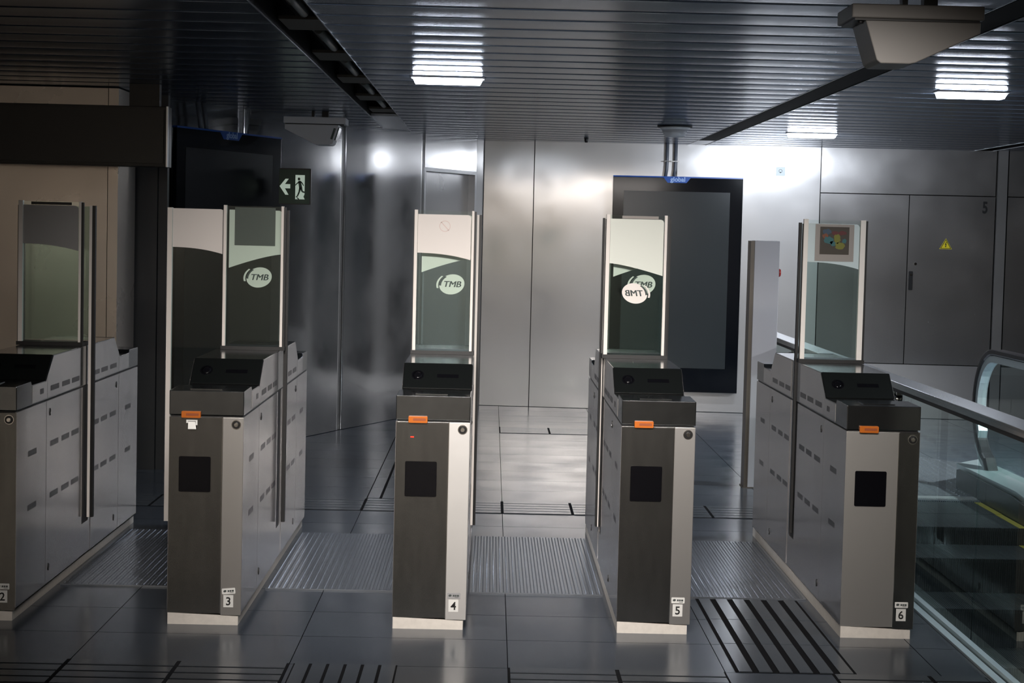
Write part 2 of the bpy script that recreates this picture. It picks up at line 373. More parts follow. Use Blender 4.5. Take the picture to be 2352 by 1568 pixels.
def smoothpath(P, n=6):
    out = []
    for i in range(len(P)-1):
        p0 = Vector(P[max(i-1, 0)]); p1 = Vector(P[i]); p2 = Vector(P[i+1]); p3 = Vector(P[min(i+2, len(P)-1)])
        for k in range(n):
            t = k/n; out.append(tuple(.5*((2*p1)+(p2-p0)*t+(2*p0-5*p1+4*p2-p3)*t*t+(-p0+3*p1-3*p2+p3)*t**3)))
    out.append(tuple(P[-1])); return out
def curved_sheet(bm, P, z0, z1, th=.05, mi=0):
    P = [Vector((a, b, 0)) for a, b in P]; n = len(P); F0 = []; B0 = []
    for i in range(n):
        d = (P[min(i+1, n-1)]-P[max(i-1, 0)]).normalized(); q = P[i]+Vector((-d.y, d.x, 0))*-th
        F0.append((bm.verts.new((P[i].x, P[i].y, z0)), bm.verts.new((P[i].x, P[i].y, z1)))); B0.append((bm.verts.new((q.x, q.y, z0)), bm.verts.new((q.x, q.y, z1))))
    for i in range(n-1):
        f = bm.faces.new((F0[i][0], F0[i+1][0], F0[i+1][1], F0[i][1])); f.smooth = True; f.material_index = mi
        f = bm.faces.new((B0[i][0], B0[i][1], B0[i+1][1], B0[i+1][0])); f.material_index = mi
    for a, b in ((F0[0], B0[0]), (F0[-1], B0[-1])): bm.faces.new((a[0], a[1], b[1], b[0])).material_index = mi
bm = bmesh.new()
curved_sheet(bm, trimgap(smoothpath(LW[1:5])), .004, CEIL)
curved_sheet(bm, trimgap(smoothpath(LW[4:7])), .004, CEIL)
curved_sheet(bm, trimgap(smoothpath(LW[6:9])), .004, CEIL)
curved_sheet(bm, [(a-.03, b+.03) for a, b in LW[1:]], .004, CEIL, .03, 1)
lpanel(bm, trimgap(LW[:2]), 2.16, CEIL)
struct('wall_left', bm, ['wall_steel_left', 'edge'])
bm = bmesh.new(); bm_prism(bm, [(-.155, 14.64, 0), (-.092, 14.735, 0), (-.13, 14.80, 0), (-.22, 14.70, 0)], (0, 0, CEIL)); struct('trim_12', bm, 'wall_steel')
dirv = Vector((LW[0][0]-LW[1][0], LW[0][1]-LW[1][1], 0)).normalized(); nrm = Vector((dirv.y, -dirv.x, 0))
A = Vector((*LW[1], 0)); B = Vector((*LW[0], 0)); bm = bmesh.new()
a = A-nrm*.07+dirv*.03; b = B-nrm*.07-dirv*.03
bm_prism(bm, [a, b, b-nrm*.04, a-nrm*.04], (0, 0, 2.13))
d4 = struct('door_4', bm, 'door_steel')
bm = bmesh.new()
for p, q in ((A, A+dirv*.03), (B-dirv*.03, B)): bm_prism(bm, [p, q, q-nrm*.11, p-nrm*.11], (0, 0, 2.16))
bm_prism(bm, [A+dirv*.03+Vector((0, 0, 2.13)), B-dirv*.03+Vector((0, 0, 2.13)), B-dirv*.03-nrm*.11+Vector((0, 0, 2.13)), A+dirv*.03-nrm*.11+Vector((0, 0, 2.13))], (0, 0, .03))
obj('door_frame', bm, 'dado', d4)
# far left: dark cladding facing the hall, steel pillar before it
bm = bmesh.new(); bm_box(bm, -7, -2.19, 10.42, 10.50, 0, CEIL); bm_box(bm, -2.186, -2.13, 10.44, 10.5, 0, CEIL); struct('wall_left_front', bm, 'darkwall')
bm = bmesh.new(); bm_box(bm, -6.9, -2.39, 9.9, 10.38, .0, CEIL-.01); bm_box(bm, -2.386, -2.325, 9.9, 10.38, .0, CEIL-.01); struct('wall_far_left', bm, 'pillar_steel')
# the rest of the hall, out of frame
bm = bmesh.new(); bm_box(bm, -7.1, -7, -6, 15.2, -.1, CEIL+.2); struct('wall_side_left', bm, 'darkwall')
bm = bmesh.new(); bm_box(bm, 7, 7.1, -6, 15.2, -.1, CEIL+.2); struct('wall_side_right', bm, 'darkwall')
bm = bmesh.new(); bm_box(bm, -7, 7, -6.1, -6, -.1, CEIL+.2); struct('wall_front', bm, 'hall_wall')
bm = bmesh.new(); bm_box(bm, -7, -.3, 14.9, 15.2, 0, CEIL); struct('wall_behind_left', bm, 'darkwall')

# ---------------------------------------------------------------- ticket gates
L_G = 2.185
def film_poly(kind, x0, x1, ztop=1.692, zcut=None):
    if kind == 'A':   f = lambda t: 1.512-.002*t-.028*t**2.4      # level, then dropping to the right
    elif kind == 'B': f = lambda t: 1.487-.068*(1-t)**1.35          # dropping to the left
    else:             f = lambda t: 1.484-.055*t**1.35
    pts = [(x0+(x1-x0)*i/16, f(i/16)) for i in range(17)]
    r = .014; out = pts + [(x1, ztop-r), (x1-r*.3, ztop-r*.3), (x1-r, ztop), (x0, ztop)]
    return out
def tmb(parent, cx, cz, y, mirror=False, white='logo_white'):
    s = -1 if mirror else 1
    bm = bmesh.new(); poly2(bm, [(cx+s*a, cz+b) for a, b in ell(.006, -.001, .060, .047, .22)], y)
    # thin outer crescent on the left, parted from the oval by a dark gap
    outer = ell(0, 0, .068, .053, .22, 14, PI*.66, PI*1.06); inner = ell(.004, -.001, .063, .051, .22, 14, PI*.66, PI*1.06)
    poly2(bm, [(cx+s*a, cz+b) for a, b in outer+inner[::-1]], y)
    arc = ell(.006, -.001, .060, .047, .22, 12, PI*.62, PI*.98); arc2 = ell(.012, -.003, .057, .046, .22, 12, PI*.62, PI*.98)
    poly2(bm, [(cx+s*a, cz+b) for a, b in arc+arc2[::-1]], y-.0008, mi=1)
    t_ = text('t', 'TMB', .040, 'logo_dark', None, (0, 0, 0), shear=.22, bold=0, sx=1.08, mirror=mirror)
    me_ = t_.data; me_.transform(Matrix.Translation((cx+s*.010-.0011, y-.0010, cz))); n0 = len(bm.faces)
    for k_ in range(4): bm.from_mesh(me_); me_.transform(Matrix.Translation((.0008, -.0001, .0002)))
    bm.faces.ensure_lookup_table()
    for f in bm.faces[n0:]: f.material_index = 1
    bpy.data.objects.remove(t_); obj('logo', bm, [white, 'logo_dark'], parent)

def make_gate(num, cx, label, cfg):
    g = thing('ticket_gate', label, 'ticket gate', (cx, 6.385, 0), 0, 'row of numbered steel ticket gates')
    hw = .150
    # plinth, wedge shaped at the front
    bm = bmesh.new(); bm_prism(bm, [(-.147, .0, 0), (.138, .0, 0), (.138, .0, .036), (-.147, .0, .047)], (0, 2.18, 0)); obj('plinth', bm, 'plinth', g)
    # cabinet core, then the sheets hung on it with dark gaps between them
    bm = bmesh.new(); bm_box(bm, -hw+.006, hw-.006, .008, L_G-.008, .046, .850); obj('core', bm, 'black', g)
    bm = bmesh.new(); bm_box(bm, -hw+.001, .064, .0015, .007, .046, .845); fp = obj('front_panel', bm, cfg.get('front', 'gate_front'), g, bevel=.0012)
    box('seam_edge', 'chrome', .0635, .0655, -.0015, .004, .046, .845, g)
    # narrow key panel beside it
    bm = bmesh.new(); bm_box(bm, 0, .083, -.003, .003, .040, .845)
    nm = cfg.get('narrow', 'gate_key_lit')
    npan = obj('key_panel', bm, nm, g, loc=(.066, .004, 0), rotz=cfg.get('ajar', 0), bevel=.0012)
    bm = bmesh.new(); bm_cyl(bm, (0, 0, 0), (0, -.006, 0), .0165, 28); bm_cyl(bm, (0, -.005, 0), (0, -.0075, 0), .0165, 28, .0145)
    lk = obj('lock', bm, 'lockdark', g, loc=(.120, .0025, .817))
    bm = bmesh.new(); bm_cyl(bm, (0, -.0076, 0), (0, -.0105, 0), .0105, 24, .008); bm_cyl(bm, (0, -.0105, 0), (0, -.013, 0), .0045, 16); obj('lock_core', bm, 'chrome', lk)
    bm = bmesh.new()
    for i in range(28):
        a0, a1 = 2*PI*i/28, 2*PI*(i+1)/28
        bm_prism(bm, [(r*math.cos(a), 0, r*math.sin(a)) for r, a in ((.0165, a0), (.0195, a0), (.0195, a1), (.0165, a1))], (0, -.003, 0))
    obj('lock_ring', bm, 'chrome', lk)
    # number and maker stickers
    st = obj('number_sticker', (lambda b: (poly2(b, [(-.020, -.025), (.020, -.025), (.020, .025), (-.020, .025)], -.0004), b)[1])(bmesh.new()), cfg.get('stick', 'sticker'), g, loc=(.098, .0004, .098))
    text('number', str(num), .046, 'ink', st, (0, -.0010, 0), bold=.0006)
    s2 = obj('maker_sticker', (lambda b: (poly2(b, rrect(-.027, .027, -.012, .012, .003), -.0004), b)[1])(bmesh.new()), cfg.get('stick2', 'sticker'), g, loc=(.099, .0004, .139))
    s2.rotation_euler = (0, cfg.get('tilt', 0), 0)
    bm = bmesh.new(); poly2(bm, ell(-.015, .001, .0065, .0045, .2, 16), -.0010); bm_box(bm, -.004, .003, -.001, -.0002, -.003, .004); bm_box(bm, .0045, .011, -.001, -.0002, -.003, .004); bm_box(bm, .0125, .021, -.001, -.0002, -.003, .004); bm_box(bm, .004, .020, -.001, -.0002, -.0075, -.0060)
    obj('maker_mark', bm, 'darksquare', s2)
    # black card reader window
    bm = bmesh.new(); poly2(bm, rrect(-.109, .019, .541, .685, .006), -.0005, .004); obj('reader_window', bm, 'blackgloss', g)
    # side sheets
    for s in (-1, 1):
        a, b = (hw-.006, hw) if s > 0 else (-hw, -hw+.006)
        for nm_, y0, y1 in (('side_panel', .002, .428), ('side_door', .434, .985), ('side_door', 1.200, L_G-.434), ('side_panel', L_G-.428, L_G-.002)):
            box(nm_, 'gate_side', a, b, y0, y1, .052, .846, g)
        bx = (.143, .148) if s > 0 else (-.148, -.143)
        bm = bmesh.new(); bm_box(bm, bx[0], bx[1], .990, 1.040, .052, .846); bm_box(bm, bx[0], bx[1], 1.160, 1.195, .052, .846); bm_box(bm, bx[0], bx[1], 1.040, 1.160, .052, .20)
        obj('centre_post', bm, 'gate_side', g)
        X = s*(hw+.0002); dx = -.0006*s
        rows = [(.895, [(.49, .62), (.675, .80), (.84, .965)])]
        rows += [(z, [(.16, .285), (.49, .62), (.675, .80), (.84, .965)]) for z in (.655, .430)]
        for z, ss in rows:
            for (y0, y1) in ss:
                for m_ in (0, 1):
                    ya, yb = (y0, y1) if not m_ else (L_G-y1, L_G-y0)
                    bm = bmesh.new(); bm_box(bm, min(X, X+dx*3), max(X, X+dx*3)+.0004, ya, yb, z-.012, z+.012); obj('sensor_window', bm, 'sensor', g)
        for (yy, zz) in ((.485, .795), (L_G-.485, .795), (.475, .12), (L_G-.52, .12)):
            bm = bmesh.new(); bm_prism(bm, [(X, yy+.009*math.cos(t), zz+.016*math.sin(t)) for t in [2*PI*i/16 for i in range(16)]], (s*.002, 0, 0)); kh = obj('keyhole', bm, 'black', g)
            bm = bmesh.new(); bm_cyl(bm, (X+s*.002, yy, zz-.006), (X+s*.005, yy, zz-.006), .005, 10); obj('key_barrel', bm, 'chrome', kh)
    box('back_panel', 'gate_front', -hw+.001, hw-.001, L_G-.008, L_G-.002, .046, .845, g)
    # top housing: low ends, raised middle
    prof = [(0, .853), (0, .951), (.20, .953), (.213, .937), (.42, .936), (.53, 1.038), (L_G-.53, 1.038), (L_G-.42, .936), (L_G-.213, .937), (L_G-.20, .953), (L_G, .951), (L_G, .853)]
    bm = bmesh.new(); bm_prism(bm, [(-hw, y, z) for y, z in prof], (2*hw, 0, 0)); obj('top_housing', bm, 'gate_lid', g, bevel=.0025)
    # side cheeks of the raised part in brighter steel
    for s in (-1, 1):
        X = s*(hw+.0006)
        for pts in ([(.215, .860), (.215, .933), (.418, .932), (.437, .950), (.437, .860)], [(.441, .860), (.441, .955), (.534, 1.034), (.985, 1.034), (.985, .860)],
                    [(1.200, .860), (1.200, 1.034), (L_G-.534, 1.034), (L_G-.441, .955), (L_G-.441, .860)], [(L_G-.437, .860), (L_G-.437, .950), (L_G-.418, .932), (L_G-.215, .933), (L_G-.215, .860)]):
            bm = bmesh.new(); bm_prism(bm, [(X-s*.001, y, z) for y, z in pts], (s*.0016, 0, 0)); obj('side_cheek', bm, 'gate_side', g)
        for (y0, y1) in ((.49, .62), (.675, .80), (.84, .965), (.33, .38), (L_G-.62, L_G-.49), (L_G-.80, L_G-.675), (L_G-.965, L_G-.84)):
            bm = bmesh.new(); a = X+s*.0008; bm_box(bm, min(a, a+s*.0008), max(a, a+s*.0008), y0, y1, .886, .908); obj('sensor_window', bm, 'sensor', g)
    # reader hood face on the slope
    ang = math.atan2(.102, .11)
    for sgn in (0, 1):
        bm = bmesh.new(); bm_box(bm, -hw+.003, hw-.003, 0, .146, 0, .0025)
        fc = obj('hood_face', bm, 'hood', g, bevel=.001)
        if not sgn: fc.location = (0, .4215, .9385); fc.rotation_euler = (ang, 0, 0)
        else: fc.location = (0, L_G-.4215, .9385); fc.rotation_euler = (ang, 0, PI)
        bm = bmesh.new(); bm_cyl(bm, (-.087, .075, .002), (-.087, .075, .0036), .027, 28); bm_cyl(bm, (-.087, .075, .003), (-.087, .075, .0055), .024, 28, .012); obj('lens', bm, 'blackgloss', fc)
        bm = bmesh.new(); bm_box(bm, -.003, .090, .062, .082, .002, .0034); obj('ticket_slot', bm, 'blackgloss', fc)
    # card target plate on the low front lid
    bm = bmesh.new(); bm_box(bm, -.075, .055, .045, .155, .952, .9545); obj('card_target', bm, 'gate_lid', g)
    # orange ticket mouth
    bm = bmesh.new(); poly2(bm, rrect(-.099, -.022, .842, .869, .004), -.012, .014); om = obj('ticket_mouth', bm, 'orange', g, bevel=.001, label='orange plastic ticket mouth')
    bm = bmesh.new(); poly2(bm, rrect(-.080, -.029, .851, .861, .002), -.0128, .002); obj('mouth_slit', bm, 'darkorange', om)
    if cfg.get('led'):
        bm = bmesh.new(); bm_box(bm, -.090, -.076, -.0005, .002, .781, .786); obj('indicator_light', bm, 'red', g, label='small red glowing indicator')
    if cfg.get('flap'):
        bm = bmesh.new(); bm_prism(bm, [(-.081, -.001, .833), (-.036, -.001, .833), (-.036, -.001, .812), (-.043, -.001, .812), (-.043, -.001, .828), (-.074, -.001, .828), (-.074, -.001, .820), (-.081, -.001, .820)], (0, .0025, 0))
        bm_prism(bm, [(-.073, -.0015, .826), (-.045, -.0015, .826), (-.039, -.012, .797), (-.072, -.012, .797)], (0, .0015, 0)); obj('return_flap', bm, 'sticker', g, label='white ticket return flap')
    # glass screen over the raised middle
    yF = cfg.get('yF', 1.050); l0, l1, r0, r1 = cfg['posts']
    fr = obj('pane_foot', (lambda b: (bm_box(b, l0-.006, r1+.012, yF-.014, yF+.10, 1.0385, 1.056), b)[1])(bmesh.new()), 'black', g)
    box('pane_post', 'post_white', l0, l1, yF-.010, yF+.012, 1.056, 1.712, g, bevel=.001)
    box('pane_post', 'post_white', r0, r1, yF-.010, yF+.012, 1.056, 1.712, g, bevel=.001)
    bm = bmesh.new(); bm_box(bm, r1, r1+.010, yF-.006, yF+.010, 1.056, 1.708); bm_box(bm, l0-.004, l0, yF-.004, yF+.010, 1.056, 1.690); obj('pane_gasket', bm, 'black', g)
    gp = box('pane_glass', 'glass', l1, r0, yF-.003, yF+.005, 1.056, 1.709, g)
    if cfg.get('film'):
        k_, m_ = cfg['film']; bm = bmesh.new(); poly2(bm, film_poly(k_, l1+.001, r0-.003), yF-.0042); obj('frosted_film', bm, m_, gp)
    if cfg.get('bar'):
        a, b, m_ = cfg['bar']; box('top_sticker', m_, a, b, yF-.0045, yF-.0035, 1.694, 1.707, gp)
    if cfg.get('logoF'):
        x_, z_, mi_ = cfg['logoF']; tmb(gp, x_, z_, yF-.0052, mi_, 'film_white')
    # sliding leaves
    for lf in cfg['leaves']:
        a, b = lf['x']; yl = lf.get('y', 1.120); z0, z1 = .235, 1.695
        t = lf['edge']  # 'r' or 'l' : the free edge
        if t == 'r': gx = (a, lf['e'][0]); 
        else: gx = (lf['e'][-1], b)
        gl = box('gate_leaf', 'glass_leaf', min(gx), max(gx), yl-.004, yl+.004, 1.060 if not lf.get('out') else z0, z1-.004, g)
        e = lf['e']; ms = lf['em']
        for (xa, xb), m_ in zip(zip(e[:-1], e[1:]), ms): box('edge_strip', m_, min(xa, xb), max(xa, xb), yl-.012, yl+.012, z0-.012, z1, gl)
        if lf.get('film'):
            k_, m_ = lf['film']; f0, f1 = lf.get('fx', (min(gx)+.004, max(gx)-.004)); bm = bmesh.new(); poly2(bm, film_poly(k_, f0, f1, z1-.003), yl-.0056); obj('frosted_film', bm, m_, gl)
        if lf.get('logo'): x_, z_ = lf['logo']; tmb(gl, x_, z_, yl-.0066)
        if lf.get('square'):
            xa, xb, za, zb, m_ = lf['square']; box('square_sign', m_, xa, xb, yl-.0080, yl-.0070, za, zb, gl)
    if cfg.get('picture'):
        bm = bmesh.new(); bm_box(bm, -.091, .091, yF-.0062, yF-.0052, 1.517, 1.690, 0); bm_box(bm, -.069, .068, yF-.0072, yF-.0062, 1.549, 1.678, 6)
        rr = random.Random(3)
        for cxx, czz, w_, h_, q in ((-.035, 1.655, .022, .014, 0), (-.045, 1.635, .014, .012, 1), (-.030, 1.615, .024, .020, 2), (.012, 1.625, .016, .026, 3), (.025, 1.590, .026, .020, 3), (.035, 1.650, .020, .012, 4), (.0, 1.65, .016, .010, 4), (-.005, 1.600, .018, .012, 2), (.045, 1.612, .012, .012, 2), (-.01, 1.575, .02, .012, 5)):
            poly2(bm, [(cxx+w_*math.cos(t)*rr.uniform(.7, 1.15), czz+h_*math.sin(t)*rr.uniform(.7, 1.15)) for t in [2*PI*i/14 for i in range(14)]], yF-.0078-.0002*q, .0006, q+1)
        obj('square_sign', bm, ['taupe', 'blot0', 'blot1', 'blot2', 'blot3', 'blot4', 'blot5'], gp)
    if cfg.get('ring'):
        bm = bmesh.new(); R1, R2 = .026, .023
        for i in range(32):
            a0, a1 = 2*PI*i/32, 2*PI*(i+1)/32
            bm_prism(bm, [(r*math.cos(a), yF-.0052, 1.638+r*math.sin(a)) for r, a in ((R2, a0), (R1, a0), (R1, a1), (R2, a1))], (0, .0006, 0))
        bm_prism(bm, [(-.020, yF-.0052, 1.656), (-.017, yF-.0052, 1.659), (.020, yF-.0052, 1.620), (.017, yF-.0052, 1.617)], (0, .0006, 0))
        M['faded'] = M.get('faded') or mat('faded_pink_print', (.72, .58, .54), 0, .5); obj('faded_print', bm, 'faded', gp)
    return g
GX = [-1.8956+.91218*k-.150 for k in range(5)]
gates = [
 make_gate(2, GX[0], 'leftmost steel ticket gate, cut by the frame, with film shaded grey on its glass', dict(
    posts=(-.157, -.137, .123, .134), film=('A', 'film_shade_grey'), bar=(-.10, .088, 'black'), narrow='gate_front',
    leaves=[dict(x=(-.15, .15), edge='r', e=(.155, .168, .183), em=('post_white', 'black')), dict(x=(-.16, .15), edge='l', e=(-.166, -.158), em=('black',), y=1.15)])),
 make_gate(3, GX[1], 'steel ticket gate numbered 3, a glass leaf standing out to its left', dict(
    posts=(-.118, -.104, .150, .162), flap=True, tilt=-.09,
    leaves=[dict(x=(-.37, -.11), edge='l', e=(-.380, -.358), em=('post_white',), y=1.06, out=True, film=('A', 'film_white'), fx=(-.356, -.119)),
            dict(x=(-.12, .15), edge='r', e=(.164, .181), em=('black',), y=1.10, film=('B', 'film_green'), fx=(-.100, .147), logo=(.037, 1.378), square=(-.074, .116, 1.526, 1.704, 'darksquare'))])),
 make_gate(4, GX[2], 'steel ticket gate numbered 4 with a bright dented key panel and red indicator', dict(
    posts=(-.142, -.127, .125, .137), film=('A', 'film_white'), led=True, narrow='gate_narrow_lit', stick2='film_shade_grey', ring=True,
    leaves=[dict(x=(-.13, .14), edge='r', e=(.148, .159, .172), em=('post_white', 'black'), film=('B', 'film_green'), fx=(-.108, .128), logo=(.030, 1.366))])),
 make_gate(5, GX[3], 'steel ticket gate numbered 5 whose glass shows a mirrored oval logo over another', dict(
    posts=(-.158, -.140, .114, .127), film=('C', 'film_green'), bar=(-.085, .085, 'taupe'), logoF=(-.012, 1.346, True),
    leaves=[dict(x=(-.14, .12), edge='r', e=(.139, .152), em=('black',), y=1.12, film=('B', 'film_green'), fx=(-.115, .115), logo=(.020, 1.385)),
            dict(x=(-.15, .12), edge='l', e=(-.168, -.158, -.153, -.145), em=('black', 'post_white', 'black'), y=1.15)])),
 make_gate(6, GX[4], 'rightmost steel ticket gate, numbered 6, with a coloured picture square on its glass', dict(
    front='gate_front_lit', narrow='gate_front', posts=(-.146, -.125, .120, .145), film=('A', 'film_blue'), picture=True,
    leaves=[dict(x=(-.14, .13), edge='l', e=(-.158, -.146), em=('black',), y=1.10)])),
]

# ---------------------------------------------------------------- tread plates between the gates
def tread_plate(name, x0, x1, y0, y1, px=.0155, py=.023, w=.0075, l=.013, h=.0038, base=.006, label='', cutx=None):
    bm = bmesh.new()
    pts = [(x0, y0, 0), (x1, y0, 0), (x1, y1, 0), (x0, y1, 0)]
    if cutx: pts = [(x0, y0, 0), (cutx[0], y0, 0), (x1, cutx[1], 0), (x1, cutx[2], 0), (cutx[3], y1, 0), (x0, y1, 0)]
    bm_prism(bm, [(p[0], p[1], .0005) for p in pts], (0, 0, base))
    z = base+.0005; nx = int((x1-x0-.02)/px); ny = int((y1-y0-.02)/py)
    for i in range(nx+1):
        for j in range(ny+1):
            cx = x0+.012+i*px; cy = y0+.01+j*py+(py/2 if i % 2 else 0)
            if cx > x1-.008 or cy > y1-.006: continue
            if cutx and (cy-y0 < 0 or (cx > cutx[3] and cy > y1-(y1-cutx[2])*(cx-cutx[3])/(x1-cutx[3])-.01) or (cx > cutx[0] and cy < y0+(cutx[1]-y0)*(cx-cutx[0])/(x1-cutx[0])+.01)): continue
            s = 1 if i % 2 else -1
            a = [bm.verts.new((cx-w/2, cy-s*l*.25, z)), bm.verts.new((cx, cy-l/2, z)), bm.verts.new((cx+w/2, cy+s*l*.25, z)), bm.verts.new((cx, cy+l/2, z))]
            t = bm.verts.new((cx, cy, z+h))
            for k in range(4): bm.faces.new((a[k], a[(k+1) % 4], t))
    me = bpy.data.meshes.new(name); bm.to_mesh(me); bm.free(); me.materials.append(M['mat_plate'])
    o = bpy.data.objects.new(name, me); COL.objects.link(o); o['label'] = label; o['category'] = 'tread plate'; o['group'] = 'studded metal floor plates'
    return o
for k, lab in ((0, 'studded metal floor plate in the dark lane left of the gate numbered 3'), (1, 'studded metal floor plate between the gates numbered 3 and 4'),
               (2, 'studded metal floor plate between the gates numbered 4 and 5'), (3, 'studded metal floor plate between the gates numbered 5 and 6')):
    tread_plate('tread_plate', GX[k]+.157, GX[k+1]-.157, 7.035, 8.345, label=lab)

# ---------------------------------------------------------------- ceiling lamps
for (x, y, lab) in ((-.262, 8.72, 'glaring white ceiling lamp left of centre, nearest the gates'), (2.50, 12.55, 'small glaring white ceiling lamp farthest back near the steel wall'), (2.628, 8.80, 'glaring white ceiling lamp at the upper right')):
    t = thing('ceiling_lamp', lab, 'lamp', (x, y, CEIL), 0, 'glaring ceiling lamps')
    bm = bmesh.new(); bm_box(bm, -.20, .20, -.05, .05, -.012, 0); obj('lamp_housing', bm, 'lamp_body', t, bevel=.003)
    bm = bmesh.new(); bm_prism(bm, [(-.19, -.04, -.012), (.19, -.04, -.012), (.176, -.028, -.040), (-.176, -.028, -.040)], (0, .08, 0))
    obj('diffuser', bm, 'lamp', t, label='lit white diffuser')
    l = area('lamp_glow', (x, y, CEIL-.045), (x, y, 0), .35, .06, 15 if y < 12 else 75, (.84, .90, 1), 165 if y < 12 else 180); l.parent = t; l.location = (0, 0, -.045)
    if y > 12: l.rotation_euler = (math.radians(50), 0, 0)

# unlit tubes and beige plates in the left channel
ys = [5.2, 6.45, 7.7, 8.95, 10.2, 11.3]
for i, y in enumerate(ys):
    w_ = ['nearest, cut by the frame', 'second from the front', 'third from the front', 'fourth from the front', 'fifth from the front', 'farthest'][i]
    t = thing('tube_light', 'unlit tube light in the left ceiling channel, ' + w_, 'lamp', (-.80, y, CEIL+.06), 0, 'unlit tube lights in the left channel')
    bm = bmesh.new(); bm_cyl(bm, (0, -.5, -.01), (0, .2, -.01), .020, 14); obj('tube', bm, 'tube', t)
    bm = bmesh.new(); bm_box(bm, -.06, .06, -.5, .2, .018, .03); bm_box(bm, -.012, .012, -.49, -.46, -.012, .02); bm_box(bm, -.012, .012, .16, .19, -.012, .02); obj('batten', bm, 'gusset', t)
    bm = bmesh.new(); bm_box(bm, -.11, .07, .22, .58, -.035, -.02); obj('cover_plate', bm, 'gusset', t)

# ---------------------------------------------------------------- wedge housings hung from the ceiling
def wedge(name, label, loc, flip, m, window):
    t = thing(name, label, 'camera housing', loc, 0, 'wedge housings under the ceiling'); s = -1 if flip else 1
    bm = bmesh.new(); bm_box(bm, -.212, .212, -.11, .11, -.045, 0); obj('lid', bm, m, t, bevel=.004)
    P = [(-.165*s, -.05), (-.125*s, -.176), (-.112*s, -.186), (-.02*s, -.186), (.0*s, -.182), (.205*s, -.085), (.205*s, -.05)]
    bm = bmesh.new(); bm_prism(bm, [(x, -.095, z) for x, z in P], (0, .19, 0)); b = obj('body', bm, m, t, bevel=.003)
    bm = bmesh.new(); bm_box(bm, -.20, .20, -.10, .10, -.051, -.045); obj('seam', bm, 'black', t)
    box('hanger', 'black', -.03, -.012, -.02, .02, 0, (CEIL-loc[2])/(1.059 if flip else 1), t); box('hanger', 'black', .04, .085, -.02, .02, 0, (CEIL-loc[2])/(1.059 if flip else 1), t)
    if window:
        bm = bmesh.new(); bm_prism(bm, [(-.1605*s, -.075, -.066), (-.1335*s, -.075, -.152), (-.1405*s, -.075, -.155), (-.1675*s, -.075, -.068)], (0, .15, 0)); obj('window', bm, 'window_dark', b)
        bm = bmesh.new(); bm_prism(bm, [(-.146*s, -.0955, -.075), (-.122*s, -.0955, -.150), (-.107*s, -.0955, -.146), (-.131*s, -.0955, -.071)], (0, .001, 0)); obj('side_window', bm, 'window_dark', b)
    else:
        bm = bmesh.new(); bm_cyl(bm, (-.178*s, -.08, -.051), (-.178*s, -.08, -.060), .009); obj('bolt', bm, 'black', t)
    return t
wedge('camera_housing', 'large grey wedge housing hanging at the upper right', (1.342, 5.2, 2.372), False, 'housing', False)
w2 = wedge('camera_housing', 'small white wedge housing on the ceiling above the green exit sign', (-1.300, 11.65, 2.412), True, 'housing_w', True); w2.scale = (1.059, 1.059, 1.059)

# dome on the ceiling before the right screen
t = thing('ceiling_dome', 'white bowl-shaped dome on the ceiling above the right display screen', 'ceiling dome', (1.372, 12.15, CEIL), 0)
bm = bmesh.new(); bm_cyl(bm, (0, 0, 0), (0, 0, -.014), .135, 36, .130); obj('rim', bm, 'black', t)
bm = bmesh.new(); bm_cyl(bm, (0, 0, -.014), (0, 0, -.030), .122, 36, .105); bm_cyl(bm, (0, 0, -.030), (0, 0, -.085), .100, 36, .072); obj('bowl', bm, 'dome', t)
bm = bmesh.new(); bm_cyl(bm, (.80, 13.9, CEIL-.004), (.80, 13.9, CEIL-.045), .020, 16, .012); tag(obj('ceiling_sensor', bm, 'black'), 'tiny black ceiling sensor near the back wall', 'sensor')

# ---------------------------------------------------------------- dark hanging sign box, upper left
t = thing('hanging_sign', 'large dark unlit sign box hanging at the upper left', 'sign', (-2.72, 9.60, 1.957), 0)
bm = bmesh.new(); bm_box(bm, -1.0, .757, .012, .135, 0, .362); obj('box', bm, 'signframe', t, bevel=.003)
bm = bmesh.new(); bm_box(bm, -.98, .735, 0, .012, .022, .342); obj('sign_face', bm, 'signbox', t)
bm = bmesh.new(); bm_box(bm, .752, .762, -.006, .014, 0, .362); obj('edge_strip', bm, 'edge', t)
bm = bmesh.new(); bm_box(bm, .52, .70, .04, .10, .362, CEIL-1.957); obj('bracket', bm, 'signframe', t)

# ---------------------------------------------------------------- tall display screens
def display(label, loc, rz, w, z0, z1, cables, D=.095, scr='tvscreen'):
    t = thing('display_screen', label, 'screen', (loc[0], loc[1], 0), rz, 'tall display screens'); hz = (z0+z1)/2
    bm = bmesh.new(); bm_box(bm, 0, w, -D, -.012, z0, z1); b = obj('casing', bm, 'tvblack', t, bevel=.003)
    bm = bmesh.new(); bm_box(bm, .10, w-.115, -D-.0015, -D+.0005, z0+.22, z1-.125); obj('screen', bm, scr, t)
    bm = bmesh.new(); bm_box(bm, 0, w, -D-.003, -.012, z1, z1+.012); bm_prism(bm, [(w*.385, -D-.0035, z1+.006), (w*.42, -D-.0035, z1-.046), (w*.565, -D-.0035, z1-.046), (w*.60, -D-.0035, z1+.006)], (0, .003, 0)); tb = obj('top_trim', bm, 'tvblue', t)
    text('lettering', 'global', .058, 'logotext', tb, (w*.497, -D-.0045, z1-.020), bold=.0012)
    if cables:
        bm = bmesh.new(); bm_box(bm, .3, .9, -.012, 0, z0+.3, z1-.2); obj('mount', bm, 'black', t)
    return t
display('tall black display screen with blue trim on the back wall behind the gate numbered 5', (1.10, wy(1.10)-.004, 0), WANG, 1.18, .19, 2.145, True)
